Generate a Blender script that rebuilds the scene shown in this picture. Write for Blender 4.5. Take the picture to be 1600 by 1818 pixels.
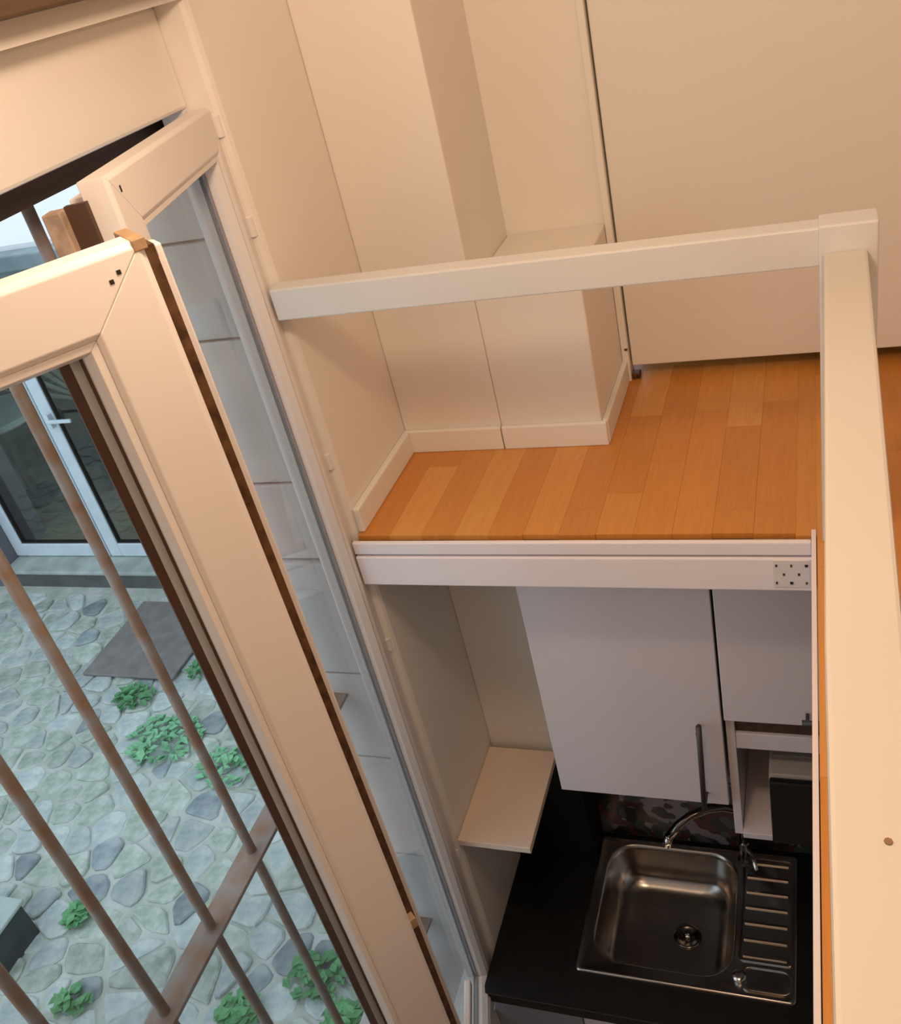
import bpy, bmesh, math, random
from mathutils import Vector, Matrix

# ------------------------------------------------------------------ units
# The place was measured in "u"; 1 u = S metres.  Origin of u: the camera.
S = 0.66
XW = 1.392          # distance camera - window wall
ZF = 5.27           # camera above the kitchen floor


def P(x, y, z):
    return Vector(((x + XW) * S, y * S, (z + ZF) * S))


sc = bpy.context.scene
for o in list(bpy.data.objects):
    bpy.data.objects.remove(o)
col = sc.collection

# ------------------------------------------------------------------ camera
cam_d = bpy.data.cameras.new('camera')
cam = bpy.data.objects.new('camera', cam_d)
col.objects.link(cam)
R = ((0.93223956, 0.29090067, -0.21518874),
     (-0.01429924, -0.56462212, -0.82522566),
     (-0.36155902, 0.77238505, -0.52220342))
right, down, fwd = [Vector(r).normalized() for r in R]
m = Matrix((right, -down, -fwd)).transposed().to_4x4()
m.translation = P(0, 0, 0)
cam.matrix_world = m
cam_d.sensor_fit = 'HORIZONTAL'
cam_d.sensor_width = 36
cam_d.lens = 1687.0 / 1600 * 36
cam_d.clip_start = 0.02
sc.camera = cam

# ------------------------------------------------------------------ light
w = bpy.data.worlds.new('overcast_sky')
sc.world = w
w.use_nodes = True
bg = w.node_tree.nodes['Background']
bg.inputs[0].default_value = (0.78, 0.89, 1.0, 1)
bg.inputs[1].default_value = 1.5


def lamp(name, loc, power, color, radius):
    l = bpy.data.lights.new(name, 'POINT')
    l.energy = power
    l.color = color
    l.shadow_soft_size = radius
    o = bpy.data.objects.new(name, l)
    o.location = loc
    col.objects.link(o)


lamp('loft_lamp', P(-0.52, 1.10, 0.36), 18, (1.0, 0.735, 0.515), 0.08)
lamp('fill_light', P(0.2, -0.9, 0.72), 7, (1.0, 0.735, 0.515), 0.15)  # added fill light that lifts the shadows, not a known lamp
sc.view_settings.view_transform = 'Standard'
sc.view_settings.look = 'None'
sc.view_settings.exposure = 0.1
sc.view_settings.gamma = 1.0
sc.view_settings.use_curve_mapping = False

rnd = random.Random(7)


# ------------------------------------------------------------------ materials
def mat(name, rgb, rough=0.6, metal=0.0, noise=0.0, nscale=8.0, bump=0.0, bscale=60.0, rand=0.0, stretch=None, spec=0.5, rgb2=None, coat=0.0):
    mt = bpy.data.materials.new(name)
    mt.use_nodes = True
    nt = mt.node_tree
    b = nt.nodes['Principled BSDF']
    b.inputs['Roughness'].default_value = rough
    b.inputs['Metallic'].default_value = metal
    b.inputs['Specular IOR Level'].default_value = spec
    b.inputs['Coat Weight'].default_value = coat
    b.inputs['Base Color'].default_value = (*rgb, 1)
    tc = nt.nodes.new('ShaderNodeTexCoord')
    mp = nt.nodes.new('ShaderNodeMapping')
    nt.links.new(tc.outputs['Object'], mp.inputs[0])
    if stretch:
        mp.inputs['Scale'].default_value = stretch
    last = None
    if noise or rgb2:
        n = nt.nodes.new('ShaderNodeTexNoise')
        n.inputs['Scale'].default_value = nscale
        n.inputs['Detail'].default_value = 5
        nt.links.new(mp.outputs[0], n.inputs['Vector'])
        mx = nt.nodes.new('ShaderNodeMix')
        mx.data_type = 'RGBA'
        c2 = rgb2 if rgb2 else tuple(c * (1 - noise) for c in rgb)
        mx.inputs[6].default_value = (*rgb, 1)
        mx.inputs[7].default_value = (*c2, 1)
        rp = nt.nodes.new('ShaderNodeMapRange')
        rp.inputs[1].default_value = 0.35
        rp.inputs[2].default_value = 0.65
        nt.links.new(n.outputs[0], rp.inputs[0])
        nt.links.new(rp.outputs[0], mx.inputs[0])
        nt.links.new(mx.outputs[2], b.inputs['Base Color'])
        last = mx.outputs[2]
    if rand:
        oi = nt.nodes.new('ShaderNodeObjectInfo')
        hs = nt.nodes.new('ShaderNodeHueSaturation')
        mr = nt.nodes.new('ShaderNodeMapRange')
        mr.inputs[3].default_value = 1 - rand
        mr.inputs[4].default_value = 1 + rand
        nt.links.new(oi.outputs['Random'], mr.inputs[0])
        nt.links.new(mr.outputs[0], hs.inputs['Value'])
        if last:
            nt.links.new(last, hs.inputs['Color'])
        else:
            hs.inputs['Color'].default_value = (*rgb, 1)
        nt.links.new(hs.outputs[0], b.inputs['Base Color'])
    if bump:
        n2 = nt.nodes.new('ShaderNodeTexNoise')
        n2.inputs['Scale'].default_value = bscale
        n2.inputs['Detail'].default_value = 4
        nt.links.new(mp.outputs[0], n2.inputs['Vector'])
        bp = nt.nodes.new('ShaderNodeBump')
        bp.inputs['Strength'].default_value = bump
        bp.inputs['Distance'].default_value = 0.01
        nt.links.new(n2.outputs[0], bp.inputs['Height'])
        nt.links.new(bp.outputs[0], b.inputs['Normal'])
    return mt


def glass(name, tint, refl=1.0):
    mt = bpy.data.materials.new(name)
    mt.use_nodes = True
    nt = mt.node_tree
    nt.nodes.clear()
    out = nt.nodes.new('ShaderNodeOutputMaterial')
    tr = nt.nodes.new('ShaderNodeBsdfTransparent')
    tr.inputs[0].default_value = (*tint, 1)
    gl = nt.nodes.new('ShaderNodeBsdfGlossy')
    gl.inputs['Roughness'].default_value = 0.02
    fr = nt.nodes.new('ShaderNodeFresnel')
    fr.inputs[0].default_value = 1.35
    mlt = nt.nodes.new('ShaderNodeMath')
    mlt.operation = 'MULTIPLY'
    mlt.inputs[1].default_value = refl
    mx = nt.nodes.new('ShaderNodeMixShader')
    nt.links.new(fr.outputs[0], mlt.inputs[0])
    nt.links.new(mlt.outputs[0], mx.inputs[0])
    nt.links.new(tr.outputs[0], mx.inputs[1])
    nt.links.new(gl.outputs[0], mx.inputs[2])
    nt.links.new(mx.outputs[0], out.inputs[0])
    return mt


M = dict(
    wall=mat('cream wall paint', (0.87, 0.805, 0.735), 0.62, noise=0.05, nscale=1.2, bump=0.08, bscale=30),
    door=mat('cream door paint', (0.83, 0.775, 0.71), 0.5, noise=0.04, nscale=0.9),
    ceil=mat('ceiling paint', (0.90, 0.88, 0.84), 0.8),
    trim=mat('white trim paint', (0.86, 0.815, 0.75), 0.42, noise=0.04, nscale=3),
    beam=mat('satin off white beam paint', (0.70, 0.69, 0.68), 0.38, noise=0.05, nscale=4),
    fascia=mat('white fascia paint', (0.90, 0.83, 0.86), 0.45, noise=0.04, nscale=5),
    rail=mat('glossy cream rail paint', (0.63, 0.585, 0.525), 0.4, noise=0.04, nscale=3),
    pvc=mat('white pvc', (0.80, 0.75, 0.73), 0.33, noise=0.03, nscale=3),
    pvcin=mat('pvc rebate', (0.78, 0.72, 0.73), 0.4),
    gasket=mat('brown rubber seal', (0.07, 0.035, 0.02), 0.6),
    flap=mat('stained beige flap', (0.50, 0.36, 0.27), 0.6, noise=0.4, nscale=40),
    spacer=mat('red brown spacer', (0.12, 0.05, 0.03), 0.6),
    greyseal=mat('grey rubber seal', (0.30, 0.28, 0.31), 0.6),
    groove=mat('tarnished brass lock rail', (0.16, 0.08, 0.035), 0.45, 0.4, noise=0.6, nscale=60),
    brasscap=mat('aged ochre corner cap', (0.42, 0.27, 0.15), 0.5, noise=0.3, nscale=40),
    dark=mat('black hole', (0.012, 0.01, 0.009), 0.8),
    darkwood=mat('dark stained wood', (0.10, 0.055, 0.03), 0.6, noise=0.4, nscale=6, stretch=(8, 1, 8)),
    slab=mat('bare board', (0.30, 0.17, 0.09), 0.8, noise=0.3, nscale=20),
    cabinet=mat('satin white melamine', (0.78, 0.71, 0.745), 0.32, noise=0.02, nscale=3),
    cabin=mat('melamine carcass', (0.62, 0.57, 0.52), 0.5),
    cabgrey=mat('grey melamine', (0.30, 0.30, 0.33), 0.45),
    shelf=mat('cream shelf board', (0.88, 0.70, 0.56), 0.45, noise=0.05, nscale=4),
    black=mat('black laminate', (0.011, 0.010, 0.010), 0.42, noise=0.3, nscale=30, spec=0.35),
    steel=mat('stainless steel', (0.52, 0.48, 0.44), 0.24, 1.0, noise=0.12, nscale=6, stretch=(1, 6, 1)),
    chrome=mat('dark chrome', (0.20, 0.185, 0.18), 0.14, 1.0),
    bright=mat('bright chrome', (0.85, 0.83, 0.80), 0.12, 1.0),
    alu=mat('brushed handle metal', (0.13, 0.115, 0.11), 0.5, 0.8),
    zinc=mat('painted nail plate', (0.78, 0.73, 0.72), 0.4, noise=0.06, nscale=20),
    tile=mat('kitchen floor tile', (0.55, 0.49, 0.43), 0.5, noise=0.2, nscale=5),
    mwtop=mat('grey appliance casing', (0.36, 0.33, 0.29), 0.5, noise=0.1, nscale=8),
    mwdoor=mat('black appliance glass', (0.010, 0.009, 0.008), 0.25, spec=0.35),
    cable=mat('white cable', (0.75, 0.72, 0.66), 0.5),
    iron=mat('weathered iron', (0.34, 0.29, 0.27), 0.62, 0.2, noise=0.35, nscale=18, rgb2=(0.30, 0.17, 0.10)),
    jamb=mat('painted stone', (0.62, 0.58, 0.57), 0.75, noise=0.12, nscale=6, bump=0.25, bscale=25, rand=0.06),
    render_ext=mat('exterior render', (0.62, 0.62, 0.60), 0.9, noise=0.15, nscale=3, bump=0.3, bscale=20),
    mauve=mat('mauve grey render', (0.17, 0.16, 0.19), 0.9, noise=0.15, nscale=4, bump=0.2, bscale=20),
    soil=mat('mossy joint sand', (0.40, 0.45, 0.38), 0.95, nscale=6, bump=0.9, bscale=30, rgb2=(0.57, 0.59, 0.56)),
    stone=mat('pale blue grey cobble', (0.36, 0.42, 0.43), 0.75, nscale=16, bump=0.9, bscale=28, rand=0.20, rgb2=(0.53, 0.57, 0.55)),
    stonedark=mat('slate cobble', (0.20, 0.24, 0.27), 0.7, nscale=12, bump=0.7, bscale=25, rand=0.2, rgb2=(0.36, 0.40, 0.41)),
    stonegreen=mat('mossy cobble', (0.32, 0.39, 0.32), 0.85, nscale=18, bump=1.0, bscale=28, rand=0.15, rgb2=(0.52, 0.56, 0.52)),
    leaf=mat('weed leaf', (0.14, 0.38, 0.16), 0.6, rand=0.15, noise=0.3, nscale=20),
    leaf2=mat('bright weed leaf', (0.26, 0.58, 0.32), 0.6, noise=0.3, nscale=20),
    matm=mat('grey brown rubber mat', (0.25, 0.225, 0.22), 0.8, noise=0.25, nscale=12, bump=0.3, bscale=80),
    stepm=mat('worn stone step', (0.50, 0.55, 0.52), 0.85, noise=0.3, nscale=7, bump=0.3, bscale=30),
    stepd=mat('dark stone riser', (0.13, 0.14, 0.14), 0.9, noise=0.3, nscale=8),  # riser is coloured darker than the tread
    extpvc=mat('blue white door paint', (0.70, 0.78, 0.84), 0.4, noise=0.1, nscale=10),
    roof=mat('milky roof sheet', (0.90, 0.93, 0.96), 0.4),
    gutter=mat('teal grey zinc', (0.20, 0.27, 0.29), 0.5, noise=0.3, nscale=5),
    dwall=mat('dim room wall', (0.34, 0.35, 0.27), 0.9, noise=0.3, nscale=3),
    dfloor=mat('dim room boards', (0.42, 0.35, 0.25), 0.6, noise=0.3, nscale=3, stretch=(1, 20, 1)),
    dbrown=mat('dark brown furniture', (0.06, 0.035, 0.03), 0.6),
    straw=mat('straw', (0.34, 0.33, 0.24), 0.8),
    ttop=mat('pale table top', (0.55, 0.64, 0.66), 0.35),
    trough=mat('blackish stone', (0.055, 0.065, 0.07), 0.85, noise=0.3, nscale=10),  # trough body is coloured darker than its rim
    troughtop=mat('pale cement', (0.42, 0.50, 0.48), 0.85, noise=0.15, nscale=8),
    pane=glass('window glass', (0.92, 0.95, 0.95), 0.32),
    dpane=glass('door glass', (0.90, 0.93, 0.91), 0.2),
)


def plank_mat(name, rgb):
    return mat(name, rgb, 0.38, noise=0.0, nscale=9, stretch=(14, 1.2, 1), rand=0.05, rgb2=tuple(c * f for c, f in zip(rgb, (0.93, 0.89, 0.85))))


PLANK = [plank_mat('honey laminate', (0.69, 0.30, 0.068)), plank_mat('amber laminate', (0.64, 0.26, 0.054)), plank_mat('pale laminate', (0.73, 0.345, 0.092))]


def splash_mat():
    mt = bpy.data.materials.new('printed floral splashback')
    mt.use_nodes = True
    nt = mt.node_tree
    b = nt.nodes['Principled BSDF']
    b.inputs['Roughness'].default_value = 0.3
    tc = nt.nodes.new('ShaderNodeTexCoord')
    n = nt.nodes.new('ShaderNodeTexNoise')
    n.inputs['Scale'].default_value = 6
    n.inputs['Detail'].default_value = 2
    nt.links.new(tc.outputs['Object'], n.inputs['Vector'])
    v = nt.nodes.new('ShaderNodeTexVoronoi')
    v.inputs['Scale'].default_value = 9
    nt.links.new(n.outputs['Color'], v.inputs['Vector'])
    cr = nt.nodes.new('ShaderNodeValToRGB')
    cr.color_ramp.interpolation = 'CONSTANT'
    sep = nt.nodes.new('ShaderNodeSeparateColor')
    nt.links.new(v.outputs['Color'], sep.inputs[0])
    e = cr.color_ramp.elements
    e[0].position = 0.0
    e[0].color = (0.02, 0.02, 0.02, 1)
    e[1].position = 0.3
    e[1].color = (0.085, 0.02, 0.02, 1)
    for p_, c in ((0.48, (0.24, 0.20, 0.23, 1)), (0.66, (0.05, 0.065, 0.045, 1)), (0.82, (0.09, 0.085, 0.09, 1))):
        k = e.new(p_)
        k.color = c
    nt.links.new(sep.outputs[0], cr.inputs[0])
    nt.links.new(cr.outputs[0], b.inputs['Base Color'])
    return mt


M['splash'] = splash_mat()
nt = M['roof'].node_tree
_t = nt.nodes.new('ShaderNodeBsdfTranslucent')
_t.inputs[0].default_value = (0.95, 0.97, 0.95, 1)
_m = nt.nodes.new('ShaderNodeMixShader')
_m.inputs[0].default_value = 0.35
nt.links.new(nt.nodes['Principled BSDF'].outputs[0], _m.inputs[1])
nt.links.new(_t.outputs[0], _m.inputs[2])
nt.links.new(_m.outputs[0], nt.nodes['Material Output'].inputs[0])


# ------------------------------------------------------------------ mesh helpers (u coordinates)
class MB:
    def __init__(self):
        self.v, self.f = [], []

    def add(self, vs, fs):
        n = len(self.v)
        self.v += [Vector(a) for a in vs]
        self.f += [tuple(i + n for i in q) for q in fs]
        return self

    def box(self, x0, x1, y0, y1, z0, z1):
        return self.add([(x0, y0, z0), (x1, y0, z0), (x1, y1, z0), (x0, y1, z0), (x0, y0, z1), (x1, y0, z1), (x1, y1, z1), (x0, y1, z1)],
                        [(3, 2, 1, 0), (4, 5, 6, 7), (0, 1, 5, 4), (1, 2, 6, 5), (2, 3, 7, 6), (3, 0, 4, 7)])

    def prism(self, poly, z0, z1):
        n = len(poly)
        return self.add([(x, y, z0) for x, y in poly] + [(x, y, z1) for x, y in poly],
                        [tuple(range(n))[::-1], tuple(range(n, 2 * n))] + [(i, (i + 1) % n, n + (i + 1) % n, n + i) for i in range(n)])

    def loops(self, loops, cap0=True, cap1=True, close=True):
        n = len(loops[0])
        base = len(self.v)
        for L in loops:
            self.v += [Vector(a) for a in L]
        for k in range(len(loops) - 1):
            for i in range(n if close else n - 1):
                j = (i + 1) % n
                self.f.append((base + k * n + i, base + k * n + j, base + (k + 1) * n + j, base + (k + 1) * n + i))
        if cap0:
            self.f.append(tuple(base + i for i in range(n))[::-1])
        if cap1:
            self.f.append(tuple(base + (len(loops) - 1) * n + i for i in range(n)))
        return self

    def tube(self, pts, r, n=10):
        pts = [Vector(p) for p in pts]
        rs = r if isinstance(r, (list, tuple)) else [r] * len(pts)
        loops = []
        up = None
        for i, p in enumerate(pts):
            t = (pts[min(i + 1, len(pts) - 1)] - pts[max(i - 1, 0)]).normalized()
            if up is None:
                up = Vector((0, 0, 1)) if abs(t.z) < 0.9 else Vector((1, 0, 0))
            a = t.cross(up).normalized()
            up = a.cross(t).normalized()
            loops.append([p + (a * math.cos(2 * math.pi * k / n) + up * math.sin(2 * math.pi * k / n)) * rs[i] for k in range(n)])
        return self.loops(loops)

    def lathe(self, c, prof, n=24):
        return self.loops([[(c[0] + r * math.cos(2 * math.pi * k / n), c[1] + r * math.sin(2 * math.pi * k / n), c[2] + z) for k in range(n)] for r, z in prof])

    def build(self, name, material, parent=None, bevel=0.0, seg=2, smooth=False, local=False, origin=None):
        """u coordinates unless local (then metres in the parent's frame)."""
        vs = [Vector(a) for a in self.v] if local else [P(*a) for a in self.v]
        bm = bmesh.new()
        bv = [bm.verts.new(a) for a in vs]
        for q in self.f:
            try:
                bm.faces.new([bv[i] for i in q])
            except ValueError:
                pass
        bmesh.ops.recalc_face_normals(bm, faces=bm.faces)
        if bevel:
            es = [e for e in bm.edges if len(e.link_faces) == 2 and e.calc_face_angle(0) > 0.5]
            bmesh.ops.bevel(bm, geom=es, offset=bevel, segments=seg, affect='EDGES', profile=0.5)
        if local:
            org = Vector((0, 0, 0))
        elif origin is not None:
            org = P(*origin)
        else:
            lo = [min(a[i] for a in vs) for i in range(3)]
            hi = [max(a[i] for a in vs) for i in range(3)]
            org = Vector(((lo[0] + hi[0]) / 2, (lo[1] + hi[1]) / 2, lo[2]))
        if org.length:
            bmesh.ops.translate(bm, vec=-org, verts=bm.verts)
        me = bpy.data.meshes.new(name)
        bm.to_mesh(me)
        bm.free()
        me.materials.append(material)
        if smooth:
            for p_ in me.polygons:
                p_.use_smooth = True
        o = bpy.data.objects.new(name, me)
        col.objects.link(o)
        if parent:
            o.parent = parent
            if not local:
                o.location = org - WLOC[parent.name]
                WLOC[o.name] = org
        else:
            o.location = org
            WLOC[o.name] = org
        return o


WLOC = {}


def box(name, material, b, parent=None, bevel=0.0, **k):
    return MB().box(*b).build(name, material, parent, bevel, **k)


def tag(o, label, cat, group=None, kind=None):
    o['label'] = label
    o['category'] = cat
    if group:
        o['group'] = group
    if kind:
        o['kind'] = kind
    return o


def empty(name, loc, label=None, cat=None, group=None, kind=None):
    o = bpy.data.objects.new(name, None)
    col.objects.link(o)
    o.location = P(*loc)
    o.empty_display_size = 0.05
    WLOC[o.name] = P(*loc)
    if label:
        tag(o, label, cat, group, kind)
    return o


def struct(name, material, b, label, cat, bevel=0.0):
    return tag(box(name, material, b, None, bevel), label, cat, None, 'structure')


# ------------------------------------------------------------------ room shell
YB = 2.77       # front of the boxed-in chase
YW = 3.24       # loft back wall
YK = 2.955       # kitchen back wall
struct('wall_left', M['wall'], (-1.56, -1.392, 2.25, 3.5, -5.27, 1.0), 'cream plastered window wall between the casement and the corner', 'wall', 0.012)
struct('wall_left_pier', M['wall'], (-1.95, -1.392, -1.6, 0.30, -5.27, 1.0), 'cream plastered wall on the near side of the window', 'wall')
struct('wall_left_parapet', M['wall'], (-1.95, -1.392, 0.30, 2.25, -5.27, -4.12), 'cream wall below the tall window', 'wall')
struct('wall_left_lintel', M['wall'], (-1.60, -1.392, 0.30, 2.25, -0.035, 1.0), 'cream wall strip above the shutter box', 'wall')
struct('wall_exterior_lintel', M['render_ext'], (-1.95, -1.67, 0.30, 2.33, -0.30, 1.0), 'exterior lintel above the barred window', 'wall')
struct('wall_exterior_pier', M['render_ext'], (-1.95, -1.56, 2.345, 6.6, -5.5, 1.0), 'exterior wall beyond the window jamb', 'wall')
struct('wall_chase', M['wall'], (-1.392, -1.025, YB, 3.4, -5.27, 1.0), 'cream boxed-in pipe chase in the corner by the window', 'wall', 0.004)
struct('wall_ledge', M['wall'], (-1.0245, -0.672, YB, YW, -1.6, -1.0), 'low cream boxing with a ledge beside the closet door', 'wall', 0.004)
struct('wall_back', M['wall'], (-1.025, -0.672, YW, 3.4, -1.6, 1.0), 'cream recessed wall above the low boxing ledge', 'wall')
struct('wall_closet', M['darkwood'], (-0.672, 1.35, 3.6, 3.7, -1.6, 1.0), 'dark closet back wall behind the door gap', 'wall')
struct('wall_kitchen', M['wall'], (-1.025, 1.35, YK, 3.2, -5.27, -1.80), 'kitchen back wall behind sink and cabinets', 'wall')
struct('wall_right', M['wall'], (1.35, 1.45, -2.2, 3.7, -5.27, 1.0), 'cream wall on the right side of the room', 'wall')
struct('wall_rear', M['wall'], (-1.95, 1.45, -1.7, -1.6, -5.27, 1.0), 'cream wall at the rear of the room', 'wall')
struct('ceiling', M['ceil'], (-1.95, 1.45, -1.7, 3.7, 1.0, 1.1), 'pale ceiling over the loft', 'ceiling')
struct('floor_kitchen', M['tile'], (-1.392, 1.35, -1.6, 3.0, -5.37, -5.27), 'tiled lower floor of the kitchen', 'floor')
struct('trim_1', M['darkwood'], (-1.392, -1.30, -1.6, 2.25, 0.010, 0.20), 'dark brown wooden beam above the window shutter box', 'beam', 0.004)

# loft floor : one slab, laminate strips as parts
VY = 2.225      # edge of the opening
VX = -0.014
fl = MB()
fl.prism([(-1.392, VY + 0.03), (VX + 0.012, VY + 0.03), (VX + 0.012, -1.6), (1.35, -1.6), (1.35, 3.6), (-1.392, 3.6)], -1.80, -1.622)
floor = fl.build('floor', M['slab'])
tag(floor, 'orange laminate strip floor of the loft', 'floor', None, 'structure')
wd = 0.1107
rp = random.Random(11)
gapw = 0.0003
for k in range(22):
    x0 = -1.388 + k * wd
    x1 = x0 + wd
    if x1 < VX + 0.01:
        y0, xa = VY + 0.012 + rp.uniform(-.003, .003), x0
    else:
        y0, xa = 0.15, max(x0, VX + 0.008)
    y1 = YB - 0.004 if x1 < -0.69 else 3.58
    if x0 > 0.6:
        continue
    cuts = [y0]
    y = y0 + rp.uniform(0.12, 0.62)
    while y < y1 - 0.1:
        cuts.append(y)
        y += rp.uniform(0.42, 0.72)
    cuts.append(y1)
    if xa > x0:            # strip cut by the opening: only its far end is whole
        MB().box(x0, xa, VY + 0.002, y1, -1.622, -1.6).build('plank', PLANK[0], floor)
    for a, b in zip(cuts, cuts[1:]):
        MB().box(xa + gapw, x1 - gapw, a + gapw, b - gapw, -1.622, -1.6).build('plank', rp.choice(PLANK), floor)

# baseboards
struct('baseboard_left', M['trim'], (-1.392, -1.368, VY + 0.03, YB - 0.018, -1.6, -1.51), 'cream skirting board along the window wall', 'baseboard', 0.004)
struct('baseboard_back', M['trim'], (-1.392, -1.026, YB - 0.018, YB, -1.6, -1.512), 'cream skirting board under the pipe chase', 'baseboard', 0.003)
struct('baseboard_ledge', M['trim'], (-1.022, -0.655, YB - 0.018, YB, -1.6, -1.512), 'cream skirting board under the low boxing', 'baseboard', 0.003)
struct('baseboard_return', M['trim'], (-0.672, -0.652, YB, YW - 0.02, -1.6, -1.512), 'cream skirting board on the side of the low boxing', 'baseboard', 0.003)

# closet door
d = empty('door_1', (0.4, YW, -1.6), 'large plain cream closet door with a dark gap beneath', 'door', None, 'structure')
box('door_panel', M['door'], (-0.640, 1.345, YW, YW + 0.05, -1.545, 0.99), d, 0.003)
j = empty('door_2', (-0.66, YW, -1.6), 'narrow cream door jamb strip beside the low boxing', 'door jamb', None, 'structure')
box('jamb', M['trim'], (-0.671, -0.646, YW - 0.022, YW + 0.06, -1.6, 0.99), j, 0.003)
box('pivot_bracket', M['groove'], (-0.645, -0.615, YW - 0.005, YW + 0.03, -1.598, -1.575), j, 0.002)
MB().lathe((-0.652, YW - 0.0235, -1.47), [(0.0, 0.0), (0.006, 0.0), (0.006, 0.006), (0.0, 0.006)], 8).build('screw', M['groove'], j)

# fascia of the opening
f = empty('trim_2', (-0.7, VY - 0.02, -1.8), 'white painted fascia beam along the loft floor edge', 'beam', None, 'structure')
FY = 2.2
box('fascia_board', M['fascia'], (-1.40, VX - 0.006, FY + 0.004, FY + 0.021, -1.652, -1.606), f, 0.003)
box('gap_shade', M['darkwood'], (-1.39, VX - 0.008, FY + 0.022, FY + 0.055, -1.655, -1.618), f)  # dark strip paints the shadow line between planks and fascia
box('beam', M['fascia'], (-1.40, VX - 0.004, FY, FY + 0.05, -1.772, -1.659), f, 0.003)
pl = box('nail_plate', M['zinc'], (-0.120, -0.026, FY - 0.003, FY, -1.755, -1.664), f)
for i in range(5):
    for k_ in range(3):
        if (i + k_) % 2:
            continue
        x = -0.112 + i * 0.0195
        z = -1.680 - k_ * 0.03
        big = (i, k_) in ((4, 0), (2, 2))
        MB().box(x - (0.004 if big else 0.0025), x + (0.004 if big else 0.0025), FY - 0.0055, FY - 0.003, z - 0.0035, z + 0.0035).build('nail_hole', M['dark'] if big or (i + k_) % 4 == 0 else M['groove'], pl)
struct('trim_3', M['fascia'], (VX - 0.006, VX + 0.006, -1.6, FY + 0.05, -1.80, -1.596), 'thin white edging along the side of the opening', 'edge trim', 0.001)

# ------------------------------------------------------------------ balustrade
r = empty('guard_rail', (0.065, 2.23, -1.6), 'cream painted wooden guard rail with corner post around the opening', 'railing')
box('post', M['beam'], (0.008, 0.130, 2.194, 2.278, -1.6, -0.744), r, 0.003)
box('cross_beam', M['beam'], (-1.392, 0.0115, 2.197, 2.262, -0.838, -0.748), r, 0.003)
hr = MB()
hr.add([(0.018, 2.194, -0.88), (0.108, 2.194, -0.88), (0.088, 0.3, -0.88), (0.004, 0.3, -0.88),
        (0.018, 2.194, -0.805), (0.108, 2.194, -0.805), (0.088, 0.3, -0.805), (0.004, 0.3, -0.805)],
       [(3, 2, 1, 0), (4, 5, 6, 7), (0, 1, 5, 4), (1, 2, 6, 5), (2, 3, 7, 6), (3, 0, 4, 7)])
hr.add([(0.004, 0.3, -0.88), (0.088, 0.3, -0.88), (0.088, -1.2, -0.88), (0.004, -1.2, -0.88),
        (0.004, 0.3, -0.805), (0.088, 0.3, -0.805), (0.088, -1.2, -0.805), (0.004, -1.2, -0.805)],
       [(3, 2, 1, 0), (4, 5, 6, 7), (0, 1, 5, 4), (1, 2, 6, 5), (2, 3, 7, 6), (3, 0, 4, 7)])
hr = MB()
hr.loops([[(a, y, -0.88), (b, y, -0.88), (b, y, -0.805), (a, y, -0.805)] for a, b, y in ((0.018, 0.108, 2.194), (0.004, 0.090, 0.9), (0.010, 0.092, -1.2))])
h = hr.build('handrail', M['rail'], r, 0.004)
MB().lathe((0.056, 0.63, -0.8045), [(0.0, 0), (0.004, 0), (0.004, 0.0008), (0, 0.0008)], 8).build('knot', M['slab'], h)
box('near_post', M['beam'], (0.008, 0.130, -1.2, -1.1, -1.6, -0.88), r, 0.003)

# ------------------------------------------------------------------ window
WT, WB_ = -0.277, -4.03           # top and bottom of the casements
struct('window_1', M['wall'], (-1.60, -1.478, 0.30, 2.25, -0.270, -0.035), 'cream roller shutter box above the casements', 'shutter box', 0.006)
wf = empty('window_2', (-1.52, 1.3, -4.12), 'white fixed window frame in the wall opening', 'window frame', None, 'structure')
box('frame_jamb', M['pvc'], (-1.56, -1.485, 2.235, 2.345, -4.12, -0.262), wf, 0.004)
box('frame_jamb', M['pvc'], (-1.56, -1.485, 0.30, 0.36, -4.12, -0.262), wf, 0.004)
box('frame_sill', M['pvc'], (-1.56, -1.475, 0.36, 2.235, -4.12, -4.05), wf, 0.004)


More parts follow.
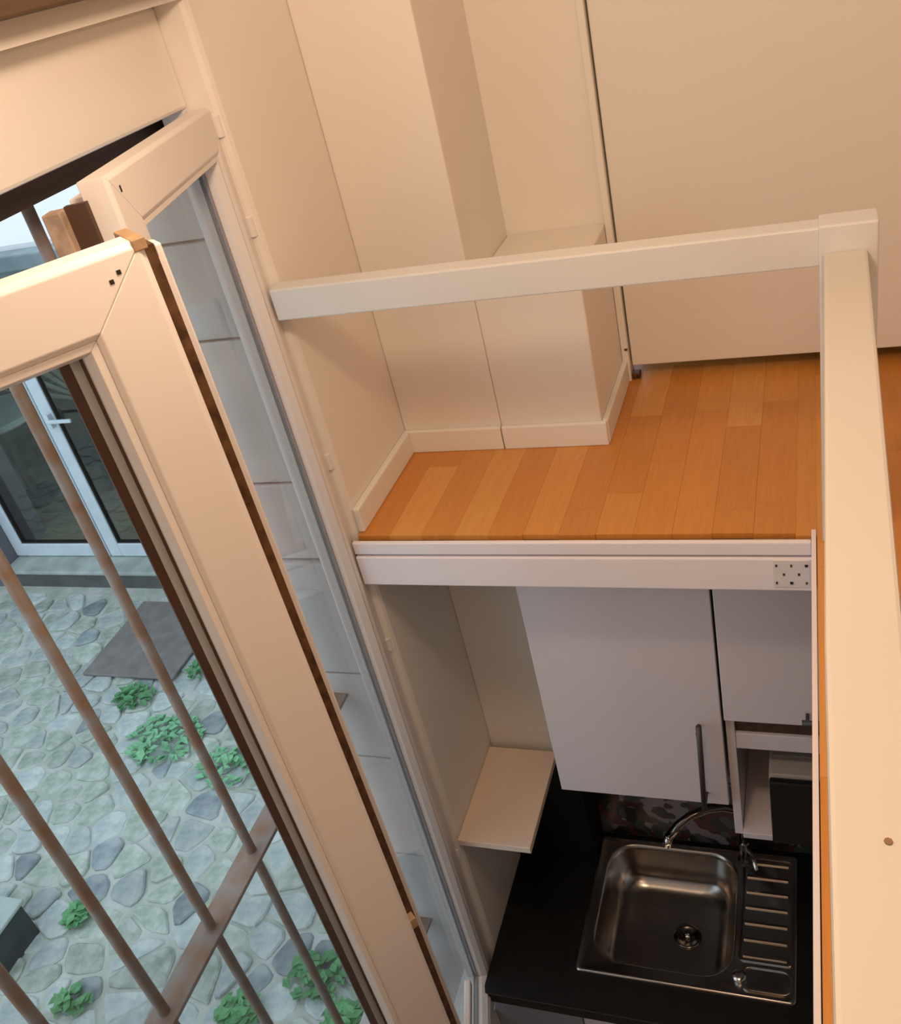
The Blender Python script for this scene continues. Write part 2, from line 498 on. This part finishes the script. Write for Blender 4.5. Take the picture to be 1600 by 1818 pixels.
def casement(name, hinge, free, flip, label, spacer, sealm):
    """leaf in its own frame (metres): x from hinge to free edge, y thickness, z up."""
    hx, hy = hinge
    dx, dy = free[0] - hx, free[1] - hy
    W = math.hypot(dx, dy) * S
    e = empty(name, (hx, hy, WB_), label, 'window', None, 'structure')
    e.rotation_euler = (0, 0, math.atan2(dy, dx))
    H = (WT - WB_) * S
    s = flip                         # +1: room side is local +y

    def member(side, prof, nm, m_, bev):
        lo = []
        for a, t in prof:
            y = s * t
            if side == 'bottom':
                lo.append(((a, y, a), (W - a, y, a)))
            elif side == 'top':
                lo.append(((a, y, H - a), (W - a, y, H - a)))
            elif side == 'hinge':
                lo.append(((a, y, a), (a, y, H - a)))
            else:
                lo.append(((W - a, y, a), (W - a, y, H - a)))
        mb = MB()
        mb.loops([[p[0] for p in lo], [p[1] for p in lo]])
        return mb.build(nm, m_, e, bev, 2, local=True)
    F, B = 0.072, 0.087
    prof = [(0.0, -0.006), (0.0, 0.028), (0.006, 0.032), (F - 0.006, 0.032), (F, 0.028), (F, -0.032), (0.020, -0.032), (0.020, -0.006)]
    bead = [(F, 0.0275), (F + 0.008, 0.0275), (B, 0.012), (B, -0.004), (F, -0.004)]
    seal = [(B, -0.004), (B, 0.001), (B + 0.003, 0.000), (B + 0.003, -0.004)]
    outb = [(F, -0.030), (B - 0.001, -0.030), (B - 0.001, -0.013), (F, -0.013)]
    if flip < 0:
        MB().box(W - B - 0.011, W - F, 0.0125, 0.018, F, H - F).build('rebate', M['pvcin'], e, local=True)
        MB().box(W - B - 0.021, W - F, 0.0185, 0.032, F, H - F).build('spacer', spacer, e, local=True)
    for sd in ('bottom', 'top', 'hinge', 'free'):
        nm = {'bottom': 'bottom_rail', 'top': 'top_rail', 'hinge': 'stile', 'free': 'stile'}[sd]
        mo = member(sd, prof, nm, M['pvc'], 0.0012)
        member(sd, bead, 'glazing_bead', M['pvc'], 0.0008)
        member(sd, seal, 'seal', sealm, 0)
        if not (flip < 0 and sd == 'free'):
            member(sd, outb, 'spacer', spacer, 0)
    MB().box(F + 0.004, W - F - 0.004, *sorted((s * -0.012, s * -0.005)), F + 0.004, H - F - 0.004).build('pane', M['pane'], e, local=True)
    return e, W, H, s


HL, FL_ = (-1.475, 0.425), (-0.892, 1.118)
HR, FR = (-1.465, 2.235), (-1.225, 1.412)
lw, LWd, LH, ls = casement('window_3', HL, FL_, -1, 'nearer white casement swung wide open into the room', M['spacer'], M['gasket'])
rw, RWd, RH, rs_ = casement('window_4', HR, FR, 1, 'farther white casement standing slightly ajar by the wall corner', M['pvcin'], M['greyseal'])

rw.rotation_euler[1] = -0.018      # the leaf hangs a little out of square


def lbox(par, nm, m_, x0, x1, t0, t1, z0, z1, s, bev=0.0):
    a, b = sorted((s * t0, s * t1))
    return MB().box(x0, x1, a, b, z0, z1).build(nm, m_, par, bev, local=True)


# lock rail groove and overlap strip on the free edge of the nearer leaf
lbox(lw, 'lock_rail', M['groove'], LWd, LWd + 0.013, -0.020, 0.012, 0.02, LH - 0.012, ls)
lbox(lw, 'overlap_strip', M['pvc'], LWd, LWd + 0.027, -0.046, -0.020, 0.02, LH - 0.02, ls, 0.002)
lbox(lw, 'lock_keep', M['brasscap'], LWd - 0.003, LWd + 0.010, 0.0, 0.026, LH - 1.05, LH - 1.03, ls, 0.001)
lbox(lw, 'corner_cap', M['brasscap'], LWd - 0.010, LWd + 0.003, -0.03, 0.0328, LH - 0.010, LH + 0.0008, ls, 0.001)
lbox(lw, 'bolt', M['bright'], LWd + 0.004, LWd + 0.016, -0.02, 0.004, LH - 0.028, LH - 0.014, ls, 0.002)
for x, z in ((LWd - 0.030, LH - 0.021), (LWd - 0.039, LH - 0.027)):
    lbox(lw, 'screw_hole', M['dark'], x - 0.002, x + 0.002, 0.0315, 0.0326, z - 0.002, z + 0.002, ls)
# farther leaf : lipped free edge, hole, hinges
lbox(rw, 'lock_rail', M['gasket'], RWd, RWd + 0.010, -0.028, 0.000, 0.02, RH - 0.022, rs_)
lbox(rw, 'overlap_strip', M['flap'], RWd, RWd + 0.026, -0.052, -0.028, 0.02, RH - 0.024, rs_, 0.002)
lbox(rw, 'screw_hole', M['dark'], RWd - 0.034, RWd - 0.030, 0.0315, 0.0326, RH - 0.026, RH - 0.018, rs_)
hz = 0.52
hd = lbox(rw, 'handle', M['pvc'], RWd - 0.052, RWd - 0.022, 0.032, 0.044, hz - 0.035, hz + 0.035, rs_, 0.003)
MB().box(-0.008, 0.008, 0.044, 0.066, -0.008, 0.008).build('handle_neck', M['bright'], hd, 0.002, local=True).location = (RWd - 0.037, 0, hz)
MB().box(-0.150, 0.012, 0.056, 0.072, -0.012, 0.012).build('handle_lever', M['pvc'], hd, 0.004, local=True).location = (RWd - 0.037, 0, hz)
for zz in (-0.30, -0.56, -1.30, -2.05, -3.2):
    z0 = (zz - WB_) * S
    mb = MB()
    mb.loops([[(0.018 * z0 - 0.002 + 0.008 * math.cos(a * math.pi / 6), 0.036 * rs_ + 0.008 * math.sin(a * math.pi / 6), z) for a in range(12)] for z in (z0 - 0.035, z0)])
    mb.build('hinge', M['pvc'], rw, 0.001, local=True)

# outside jamb of the window in painted blocks
jb = empty('trim_4', (-1.75, 2.33, -4.2), 'pale painted stone jamb behind the glass of the farther casement', 'window jamb', None, 'structure')
zs = [-0.30, -0.62, -0.924, -1.44, -1.755]
for a, b in zip(zs, zs[1:]):
    box('stone_block', M['jamb'], (-1.95, -1.56, 2.312, 2.36, b + 0.004, a - 0.004), jb, 0.004)
box('ledge_block', M['jamb'], (-1.97, -1.56, 2.296, 2.36, -1.88, -1.76), jb, 0.004)
zs = [-1.885, -2.30, -2.76, -3.38, -4.125]
for a, b in zip(zs, zs[1:]):
    box('stone_block', M['jamb'], (-1.95, -1.56, 2.318, 2.36, b + 0.004, a - 0.004), jb, 0.004)
struct('trim_5', M['jamb'], (-1.99, -1.56, 0.25, 2.33, -4.20, -4.10), 'pale stone outer window sill', 'sill', 0.005)

# iron guard
g = empty('window_guard', (-1.75, 1.3, -4.12), 'weathered iron window bars outside the open casement', 'window bars')
for y in (0.235 + 0.27 * 0, 0.505, 0.775, 1.045, 1.315, 1.59, 1.865, 2.14):
    MB().tube([(-1.75, y, -4.1), (-1.75, y, -0.30)], 0.0165, 12).build('bar', M['iron'], g, smooth=True)
for z in (-2.41, -3.85):
    box('flat_bar', M['iron'], (-1.795, -1.705, 0.2, 2.33, z - 0.008, z + 0.008), g, 0.002)
struct('trim_6', M['darkwood'], (-1.665, -1.605, 0.30, 2.31, -0.338, -0.262), 'dark strip under the shutter box above the bars', 'lintel strip')  # dark strip filling the band below the shutter box

# ------------------------------------------------------------------ kitchen
YC = 2.40
c = empty('kitchen_cabinet', (-0.64, 2.7, -2.95), 'tall white wall cabinet with long bar handle left above the sink', 'cabinet')
box('body', M['cabin'], (-0.957, -0.335, YC + 0.03, YK, -2.945, -1.86), c)
dr = box('cabinet_door', M['cabinet'], (-0.960, -0.325, YC, YC + 0.028, -2.95, -1.86), c, 0.002)
mb = MB()
mb.tube([(-0.408, YC - 0.045, -2.93), (-0.397, YC - 0.045, -2.50)], 0.010, 10)
hb = mb.build('handle', M['alu'], dr, smooth=True)
for z in (-2.89, -2.54):
    MB().tube([(-0.403, YC - 0.045, z), (-0.403, YC + 0.002, z)], 0.007, 8).build('handle', M['alu'], dr, smooth=True)

c = empty('kitchen_cabinet', (0.0, 2.7, -3.15), 'white wall cabinet with open niche holding the black microwave', 'cabinet')
box('side_panel', M['cabinet'], (-0.316, -0.286, YC + 0.03, YK, -3.145, -1.86), c, 0.001)
box('side_panel', M['cabinet'], (0.30, 0.33, YC + 0.03, YK, -3.145, -1.86), c, 0.001)
dr = box('cabinet_door', M['cabinet'], (-0.316, 0.33, YC, YC + 0.028, -2.51, -1.86), c, 0.002)
box('shade_strip', M['darkwood'], (-0.285, 0.30, YC + 0.045, YC + 0.06, -2.60, -2.50), c)  # dark colour stands in for the shadow gap below the door
box('niche_top', M['cabinet'], (-0.285, 0.30, YC + 0.03, YK, -2.675, -2.60), c, 0.002)
box('niche_shelf', M['cabinet'], (-0.285, 0.30, YC + 0.012, YK, -3.145, -3.115), c, 0.002)
box('back_panel', M['cabin'], (-0.285, 0.30, YK - 0.04, YK - 0.02, -3.115, -1.86), c)
MB().tube([(-0.062, YC - 0.04, -2.455), (0.10, YC - 0.04, -2.455)], 0.010, 10).build('handle', M['alu'], dr, smooth=True)
for x in (-0.045, 0.085):
    MB().tube([(x, YC - 0.04, -2.455), (x, YC + 0.002, -2.455)], 0.006, 8).build('handle', M['alu'], dr, smooth=True)

mw = empty('microwave', (0.03, 2.6, -3.115), 'grey microwave with black front in the cabinet niche', 'microwave')
box('casing', M['mwtop'], (-0.18, 0.26, YC + 0.0, 2.85, -3.105, -2.765), mw, 0.006)
box('oven_door', M['mwdoor'], (-0.177, 0.257, YC - 0.03, YC, -3.10, -2.775), mw, 0.004)
for x in (-0.14, 0.22):
    box('foot', M['dark'], (x - 0.015, x + 0.015, 2.45, 2.48, -3.115, -3.104), mw)
for i in range(3):
    box('top_rib', M['mwtop'], (-0.17, 0.25, 2.43 + i * 0.03, 2.44 + i * 0.03, -2.766, -2.762), mw)
tag(MB().tube([(-0.13, 2.66, -2.755), (-0.10, 2.56, -2.742), (-0.06, 2.52, -2.748), (0.02, 2.50, -2.745), (0.1, 2.54, -2.75), (0.2, 2.7, -2.755)], 0.005, 8).build('power_cable', M['cable'], smooth=True),
    'thin white cable lying on top of the microwave', 'cable')

tag(box('corner_shelf', M['shelf'], (-1.391, -1.083, 2.24, 2.745, -3.158, -3.125), None, 0.002), 'small cream shelf board fixed in the corner by the window', 'shelf')

# splashbacks
struct('wall_splash', M['black'], (-1.391, -1.012, YB - 0.012, YB - 0.001, -3.90, -3.16), 'black splashback panel below the small shelf', 'splashback')
struct('wall_splash_return', M['black'], (-1.024, -1.012, YB - 0.001, YK - 0.01, -3.90, -3.0), 'black splashback strip turning the corner beside the sink', 'splashback')
struct('wall_splash_print', M['splash'], (-1.012, 0.6, YK - 0.012, YK - 0.001, -3.90, -2.9), 'dark red and grey printed splashback behind the tap', 'splashback')

# worktop with a cut-out
WZ = -3.90
wt = MB()
ox = [(-1.391, 2.045), (0.8, 2.045), (0.8, YK - 0.013), (-1.391, YK - 0.013)]
ix = [(-0.985, 2.245), (-0.345, 2.245), (-0.345, 2.895), (-0.985, 2.895)]
vs = [(x, y, z) for z in (WZ - 0.06, WZ) for pts in (ox, ix) for x, y in pts]
fs = []
for k in range(4):
    n = (k + 1) % 4
    fs += [(8 + k, 8 + n, 12 + n, 12 + k), (k, 4 + k, 4 + n, n), (k, n, 8 + n, 8 + k), (4 + k, 12 + k, 12 + n, 4 + n)]
wt.add(vs, fs)
tag(wt.build('worktop', M['black'], None, 0.002), 'matt black kitchen worktop around the sink', 'worktop')

# sink
def rrect(x0, x1, y0, y1, rr, z, n=8):
    pts = []
    for cx_, cy_, a0 in ((x1 - rr, y1 - rr, 0), (x0 + rr, y1 - rr, 90), (x0 + rr, y0 + rr, 180), (x1 - rr, y0 + rr, 270)):
        for i in range(n + 1):
            a = math.radians(a0 + 90 * i / n)
            pts.append((cx_ + rr * math.cos(a), cy_ + rr * math.sin(a), z))
    return pts


SZ = WZ + 0.006
sk = empty('kitchen_sink', (-0.56, 2.55, WZ), 'stainless steel inset sink with rounded bowl and ribbed drainer', 'sink')
bx0, bx1, by0, by1 = -0.965, -0.362, 2.275, 2.885
def bowl(dx_, z, rr):
    return rrect(bx0 + dx_, bx1 - dx_, by0 + dx_, by1 - dx_, rr, z)
loops = [rrect(-1.012, -0.112, 2.212, 2.912, 0.02, WZ + 0.0005), rrect(-1.012, -0.112, 2.212, 2.912, 0.02, SZ), rrect(-1.004, -0.12, 2.22, 2.904, 0.02, SZ + 0.005),
         rrect(-0.994, -0.13, 2.23, 2.894, 0.02, SZ - 0.001),
         bowl(-0.004, SZ - 0.001, 0.135), bowl(0.004, SZ - 0.008, 0.13), bowl(0.010, SZ - 0.03, 0.125), bowl(0.02, SZ - 0.12, 0.12), bowl(0.034, SZ - 0.175, 0.12), bowl(0.06, SZ - 0.208, 0.11), bowl(0.10, SZ - 0.222, 0.10),
         bowl(0.2, SZ - 0.226, 0.08)]
mb = MB()
mb.loops(loops, cap0=False, cap1=True)
bo = mb.build('sink_top', M['steel'], sk, smooth=True)
for i, y in enumerate((2.395, 2.472, 2.549, 2.626, 2.703, 2.780, 2.855)):
    mb = MB()
    mb.loops([[(x, y - 0.013, SZ - 0.001), (x, y - 0.006, SZ + 0.007), (x, y + 0.006, SZ + 0.007), (x, y + 0.013, SZ - 0.001)] for x in (-0.325, -0.15)])
    mb.build('drainer_rib', M['steel'], sk, 0.001)
mb = MB()
for a, b in ((rrect(-0.345, -0.128, 2.37, 2.885, 0.02, SZ), rrect(-0.338, -0.135, 2.377, 2.878, 0.018, SZ)),):
    mb.loops([a, [(x, y, z + 0.005) for x, y, z in a], [(x, y, z + 0.005) for x, y, z in b], b], cap0=False, cap1=False)
mb.build('drainer_rim', M['steel'], sk, smooth=False)
mb = MB()
a, b = rrect(-0.33, -0.128, 2.245, 2.352, 0.04, SZ), rrect(-0.323, -0.135, 2.252, 2.345, 0.035, SZ)
mb.loops([a, [(x, y, z + 0.005) for x, y, z in a], [(x, y, z + 0.005) for x, y, z in b], b], cap0=False, cap1=False)
mb.build('soap_dish_rim', M['steel'], sk)
MB().lathe((-0.335, 2.300, SZ - 0.001), [(0.030, 0), (0.030, 0.006), (0.024, 0.012), (0.012, 0.014), (0, 0.014)], 20).build('waste_knob', M['bright'], sk, smooth=True)
DZ = SZ - 0.226
dn = MB().lathe((-0.59, 2.585, DZ), [(0.062, 0.0), (0.062, 0.006), (0.052, 0.008), (0.046, 0.002), (0.0, 0.002)], 28).build('drain', M['chrome'], sk, smooth=True)
for i in range(8):
    a = i * math.pi / 4
    x, y = -0.59 + 0.027 * math.cos(a), 2.585 + 0.027 * math.sin(a)
    MB().lathe((x, y, DZ + 0.0015), [(0.0, 0), (0.007, 0), (0.007, 0.0015), (0, 0.0015)], 8).build('drain_hole', M['dark'], dn)
MB().lathe((-0.59, 2.585, DZ + 0.002), [(0.0, 0.0), (0.014, 0.0), (0.012, 0.010), (0.0, 0.012)], 14).build('drain_pull', M['bright'], dn, smooth=True)

# tap
tp = empty('kitchen_tap', (-0.34, 2.90, SZ), 'dark chrome swan-neck mixer tap at the rear of the sink', 'tap')
BX, BY = -0.335, 2.865
MB().lathe((BX, BY, SZ + 0.002), [(0.036, 0), (0.036, 0.012), (0.026, 0.02), (0.026, 0.12), (0.020, 0.14), (0, 0.142)], 20).build('tap_body', M['chrome'], tp, smooth=True)
pts = [(BX, BY, SZ + 0.13), (BX - 0.002, BY - 0.003, -3.64), (BX - 0.010, BY - 0.008, -3.575), (BX - 0.035, BY - 0.020, -3.522), (-0.415, 2.825, -3.490), (-0.475, 2.797, -3.478), (-0.54, 2.765, -3.490), (-0.598, 2.733, -3.528), (-0.640, 2.706, -3.582)]
sp = MB().tube(pts, 0.020, 12).build('spout', M['chrome'], tp, smooth=True)
e1 = Vector(pts[-1])
MB().tube([e1 + Vector((0.004, 0.004, 0.012)), e1 + Vector((-0.012, -0.008, -0.045))], [0.019, 0.020], 12).build('aerator', M['bright'], sp, smooth=True)
MB().tube([(BX + 0.015, BY - 0.02, SZ + 0.10), (BX + 0.04, BY - 0.06, SZ + 0.105), (BX + 0.055, BY - 0.12, SZ + 0.10)], [0.016, 0.011, 0.009], 10).build('lever', M['bright'], tp, smooth=True)

# base cabinets
c = empty('base_cabinet', (-1.18, 2.5, -5.27), 'grey end panel of the base cabinet at the window side', 'cabinet')
box('body', M['cabgrey'], (-1.391, -0.985, 2.13, 2.76, -5.27, -4.25), c)
box('front_panel', M['cabgrey'], (-1.391, -0.985, 2.10, 2.128, -5.12, -3.975), c, 0.002)
c = empty('base_cabinet', (-0.4, 2.5, -5.27), 'white base cabinet under the sink', 'cabinet')
box('body', M['cabin'], (-0.975, 0.8, 2.13, 2.95, -5.27, -4.25), c)
for x0, x1 in ((-0.978, -0.19), (-0.18, 0.8)):
    dr = box('cabinet_door', M['cabinet'], (x0, x1, 2.10, 2.128, -5.12, -3.975), c, 0.002)
    MB().tube([(x1 - 0.3, 2.06, -4.08), (x1 - 0.08, 2.06, -4.08)], 0.009, 8).build('handle', M['alu'], dr, smooth=True)

# ------------------------------------------------------------------ courtyard
GZ = -5.40
gd = MB().box(-13, -1.95, -4, 12, -5.6, GZ - 0.018).build('ground', M['soil'])
tag(gd, 'mossy cobbled courtyard outside the window', 'courtyard', None, 'structure')


def clip(poly, a, b):
    """keep the side of the bisector of a-b nearer to a"""
    mx, my = (a[0] + b[0]) / 2, (a[1] + b[1]) / 2
    nx, ny = b[0] - a[0], b[1] - a[1]
    out = []
    for i in range(len(poly)):
        p, q = poly[i], poly[(i + 1) % len(poly)]
        dp = (p[0] - mx) * nx + (p[1] - my) * ny
        dq = (q[0] - mx) * nx + (q[1] - my) * ny
        if dp <= 0:
            out.append(p)
        if (dp < 0) != (dq < 0):
            t = dp / (dp - dq)
            out.append((p[0] + t * (q[0] - p[0]), p[1] + t * (q[1] - p[1])))
    return out


def in_view(x, y):
    c_ = Vector((x, y, GZ))
    cz = c_.dot(fwd)
    if cz < 0.1:
        return False
    u_ = 800 + 1687 * c_.dot(right) / cz
    v_ = 909 + 1687 * c_.dot(down) / cz
    # glass of the nearer casement
    return -25 < u_ < 30 + 0.447 * (v_ - 330) + 60 and 1000 < v_ < 1860 and y < 6.55


cell = 0.262
pts = {}
rc = random.Random(5)
for i in range(-48, -6):
    for k in range(2, 28):
        pts[i, k] = ((i + 0.5 * (k % 2) + rc.uniform(-0.42, 0.42)) * cell, (k + rc.uniform(-0.42, 0.42)) * cell)
rest = MB()
nst = 0
for (i, k), a in pts.items():
    if a[1] > 6.45 or a[0] < -10.4 or a[0] > -2.05:
        continue
    poly = [(a[0] - 0.5, a[1] - 0.5), (a[0] + 0.5, a[1] - 0.5), (a[0] + 0.5, a[1] + 0.5), (a[0] - 0.5, a[1] + 0.5)]
    for di in range(-2, 3):
        for dk in range(-2, 3):
            b = pts.get((i + di, k + dk))
            if b and (di or dk):
                poly = clip(poly, a, b)
    if len(poly) < 3:
        continue
    g_ = rc.uniform(0.80, 0.95)
    cx_ = sum(p[0] for p in poly) / len(poly)
    cy_ = sum(p[1] for p in poly) / len(poly)
    # round the corners once
    rp_ = []
    for q in range(len(poly)):
        p, n_ = poly[q], poly[(q + 1) % len(poly)]
        rp_ += [(p[0] * .82 + n_[0] * .18, p[1] * .82 + n_[1] * .18), (p[0] * .18 + n_[0] * .82, p[1] * .18 + n_[1] * .82)]
    hgt = GZ + rc.uniform(-0.014, 0.012)
    tx, ty = rc.uniform(-.05, .05), rc.uniform(-.05, .05)
    ring = lambda s_, z: [(cx_ + (x - cx_) * s_, cy_ + (y - cy_) * s_, z + (x - cx_) * tx + (y - cy_) * ty) for x, y in rp_]
    L = [ring(g_, GZ - 0.05), ring(g_, hgt - 0.010), ring(g_ * 0.9, hgt)]
    if in_view(cx_, cy_) and nst < 300:
        t = rc.random()
        MB().loops(L, cap0=False).build('cobblestone', M['stone'] if t < 0.52 else (M['stonedark'] if t < 0.66 else M['stonegreen']), gd)
        nst += 1
    else:
        rest.loops(L, cap0=False)
ro = rest.build('cobblestone_field', M['stone'], gd)
ro['kind'] = 'stuff'

# far side of the courtyard
DZ_ = -5.17
struct('wall_courtyard', M['mauve'], (-13, -8.80, 6.60, 7.4, -5.6, -1.95), 'mauve grey rendered wall left of the courtyard glass doors', 'wall')
struct('wall_courtyard_side', M['render_ext'], (-5.9, -1.95, 6.60, 7.4, -5.6, -1.95), 'pale rendered wall right of the courtyard glass doors', 'wall')
struct('wall_courtyard_end', M['render_ext'], (-13.2, -13, -4, 12, -5.6, 0.5), 'rendered wall closing the courtyard', 'wall')
st = empty('door_step', (-7.4, 6.8, GZ), 'worn stone doorstep below the courtyard glass doors', 'step')
box('tread', M['stepm'], (-8.80, -5.9, 6.58, 7.0, DZ_ - 0.06, DZ_ - 0.01), st, 0.01)
box('riser', M['stepd'], (-8.80, -5.9, 6.61, 7.0, GZ - 0.05, DZ_ - 0.06), st)
gu = empty('veranda_roof', (-7.4, 8.0, -1.95), 'milky roof with teal grey gutter over the courtyard doors', 'roof')
box('gutter_board', M['gutter'], (-13, -1.95, 6.55, 6.75, -1.95, -1.78), gu)
box('gutter_trough', M['gutter'], (-13, -1.95, 6.40, 6.60, -1.76, -1.62), gu, 0.01)
MB().add([(-13, 6.6, -1.66), (-1.95, 6.6, -1.66), (-1.95, 12, 1.4), (-13, 12, 1.4), (-13, 6.6, -1.58), (-1.95, 6.6, -1.58), (-1.95, 12, 1.48), (-13, 12, 1.48)],
         [(3, 2, 1, 0), (4, 5, 6, 7), (0, 1, 5, 4), (1, 2, 6, 5), (2, 3, 7, 6), (3, 0, 4, 7)]).build('roof_sheet', M['roof'], gu)


def glass_door(x0, x1, label, handle_right):
    e = empty('glass_door', ((x0 + x1) / 2, 6.9, DZ_), label, 'glass door', 'courtyard glass doors')
    z0, z1, ya, yb = DZ_ + 0.0, -1.97, 6.86, 6.95
    fw = 0.155
    box('stile', M['extpvc'], (x0, x0 + fw, ya, yb, z0, z1), e, 0.008)
    box('stile', M['extpvc'], (x1 - fw, x1, ya, yb, z0, z1), e, 0.008)
    box('bottom_rail', M['extpvc'], (x0 + fw, x1 - fw, ya, yb, z0, z0 + 0.17), e, 0.008)
    box('top_rail', M['extpvc'], (x0 + fw, x1 - fw, ya, yb, z1 - 0.17, z1), e, 0.008)
    for b in ((x0 + fw, x0 + fw + 0.02, ya + 0.02, yb - 0.02, z0 + 0.17, z1 - 0.17), (x1 - fw - 0.02, x1 - fw, ya + 0.02, yb - 0.02, z0 + 0.17, z1 - 0.17),
              (x0 + fw + 0.02, x1 - fw - 0.02, ya + 0.02, yb - 0.02, z0 + 0.17, z0 + 0.19)):
        box('seal', M['dark'], b, e)
    box('pane', M['dpane'], (x0 + fw, x1 - fw, ya + 0.03, ya + 0.04, z0 + 0.17, z1 - 0.17), e)
    if handle_right:
        box('handle', M['extpvc'], (x0 + 0.10, x0 + 0.42, ya - 0.09, ya - 0.06, -3.43, -3.39), e, 0.006)
        box('handle_plate', M['extpvc'], (x0 + 0.09, x0 + 0.14, ya - 0.07, ya, -3.50, -3.34), e, 0.006)


glass_door(-8.80, -7.44, 'left white framed glass door across the courtyard', False)
glass_door(-7.42, -6.05, 'right white framed glass door with lever handle across the courtyard', True)

# dim room behind the glass doors
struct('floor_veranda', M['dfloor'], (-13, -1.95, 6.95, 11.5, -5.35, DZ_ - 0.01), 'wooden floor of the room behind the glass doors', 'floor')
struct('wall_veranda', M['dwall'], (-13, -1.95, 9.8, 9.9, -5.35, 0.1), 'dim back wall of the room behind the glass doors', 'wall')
tb = empty('round_table', (-9.55, 8.15, DZ_), 'round pale table behind the left courtyard door', 'table')
MB().lathe((-9.55, 8.15, -4.02), [(0, 0), (0.60, 0), (0.64, 0.03), (0.64, 0.07), (0.6, 0.09), (0, 0.09)], 36).build('table_top', M['ttop'], tb, smooth=False)
MB().tube([(-9.55, 8.15, DZ_ - 0.01), (-9.55, 8.15, -4.02)], 0.06, 10).build('pedestal', M['dbrown'], tb, smooth=True)
MB().lathe((-9.55, 8.15, DZ_ - 0.01), [(0, 0), (0.32, 0), (0.30, 0.04), (0, 0.06)], 24).build('base', M['dbrown'], tb)
ch = empty('chest', (-8.6, 9.2, DZ_), 'dark brown chest against the wall behind the glass doors', 'chest')
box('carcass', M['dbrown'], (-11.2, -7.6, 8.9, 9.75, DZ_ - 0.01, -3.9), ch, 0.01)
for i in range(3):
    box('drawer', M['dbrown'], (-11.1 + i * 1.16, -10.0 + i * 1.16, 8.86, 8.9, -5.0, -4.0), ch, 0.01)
pp = empty('dried_palm', (-8.35, 8.5, DZ_), 'fan of dried palm leaves behind the right courtyard door', 'plant')
MB().lathe((-8.35, 8.5, DZ_ - 0.01), [(0, 0), (0.2, 0), (0.26, 0.5), (0.22, 0.5), (0, 0.45)], 18).build('pot', M['dbrown'], pp)
for i in range(17):
    a = math.radians(-80 + 10 * i)
    L_ = 1.25
    bx_, bz_ = -8.35, -4.0
    e_ = Vector((bx_ + L_ * math.sin(a), 8.5 + 0.15 * math.sin(i * 2.1), bz_ + L_ * math.cos(a)))
    b_ = Vector((bx_, 8.5, bz_))
    pr = Vector((math.cos(a), 0, -math.sin(a))) * 0.05
    mid = b_.lerp(e_, 0.6)
    th = Vector((0, 0.012, 0))
    MB().loops([[b_ - th, b_ + pr * .2, b_ + th, b_ - pr * .2], [mid - th, mid + pr, mid + th, mid - pr], [e_ - th, e_ + pr * .1, e_ + th, e_ - pr * .1]]).build('frond', M['straw'], pp)
MB().tube([(-8.35, 8.5, -4.75), (-8.35, 8.5, -4.0)], 0.03, 8).build('stalk', M['straw'], pp)

tag(box('doormat', M['matm'], (-6.72, -5.66, 5.22, 6.33, GZ + 0.008, GZ + 0.04), None, 0.008), 'grey brown rubber doormat lying on the cobbles', 'doormat')
tr = empty('stone_trough', (-5.6, 2.45, GZ), 'dark stone trough with pale rim at the courtyard edge', 'trough')
box('trough_body', M['trough'], (-6.0, -5.26, 2.30, 2.72, GZ - 0.03, GZ + 0.30), tr, 0.01)
box('trough_rim', M['troughtop'], (-6.02, -5.24, 2.28, 2.74, GZ + 0.30, GZ + 0.33), tr, 0.006)

wl = [(-5.95, 4.98, 0.20, 60, 'weed clump growing just below the doormat corner'), (-5.32, 4.52, 0.36, 150, 'largest bright green weed clump among the cobbles'),
      (-4.55, 4.30, 0.26, 80, 'weed clump beside the nearer casement frame'), (-5.40, 5.40, 0.20, 50, 'weed clump at the right end of the doormat'),
      (-3.02, 2.74, 0.20, 70, 'bright weed clump at the bottom right of the courtyard'), (-2.70, 2.50, 0.16, 60, 'darker weed clump lowest beside the casement frame'),
      (-4.63, 2.29, 0.13, 40, 'small weed at the bottom left of the courtyard'), (-3.42, 2.45, 0.15, 50, 'small weed between the bars at the bottom'),
      (-5.00, 2.86, 0.12, 36, 'small weed beside the stone trough')]
for x, y, rad, n, lab in wl:
    mb = MB()
    for q in range(n):
        a = rc.uniform(0, 6.28)
        d_ = rad * math.sqrt(rc.random())
        cxx, cyy = x + d_ * math.cos(a), y + d_ * math.sin(a) * 0.8
        hz_ = rc.uniform(0.015, 0.10) * (1.15 - d_ / rad)
        L_ = rc.uniform(0.030, 0.060)
        b2 = rc.uniform(0, 6.28)
        ux, uy = math.cos(b2), math.sin(b2)
        z = GZ + 0.012 + hz_
        til = rc.uniform(-0.02, 0.03)
        mb.add([(cxx - ux * L_, cyy - uy * L_, z - til), (cxx - uy * L_ * .6, cyy + ux * L_ * .6, z + 0.006), (cxx + ux * L_, cyy + uy * L_, z + til), (cxx + uy * L_ * .6, cyy - ux * L_ * .6, z + 0.006), (cxx, cyy, z - 0.012)],
               [(0, 1, 4), (1, 2, 4), (2, 3, 4), (3, 0, 4), (0, 3, 2, 1)])
    e = empty('weed_clump', (x, y, GZ), lab, 'weed', 'weeds between the cobbles')
    o = mb.build('foliage', M['leaf2'] if n > 75 else M['leaf'], e)
    o['kind'] = 'stuff'
    MB().tube([(x, y, GZ - 0.04), (x, y, GZ + 0.06)], 0.01, 6).build('stem', M['leaf'], e)
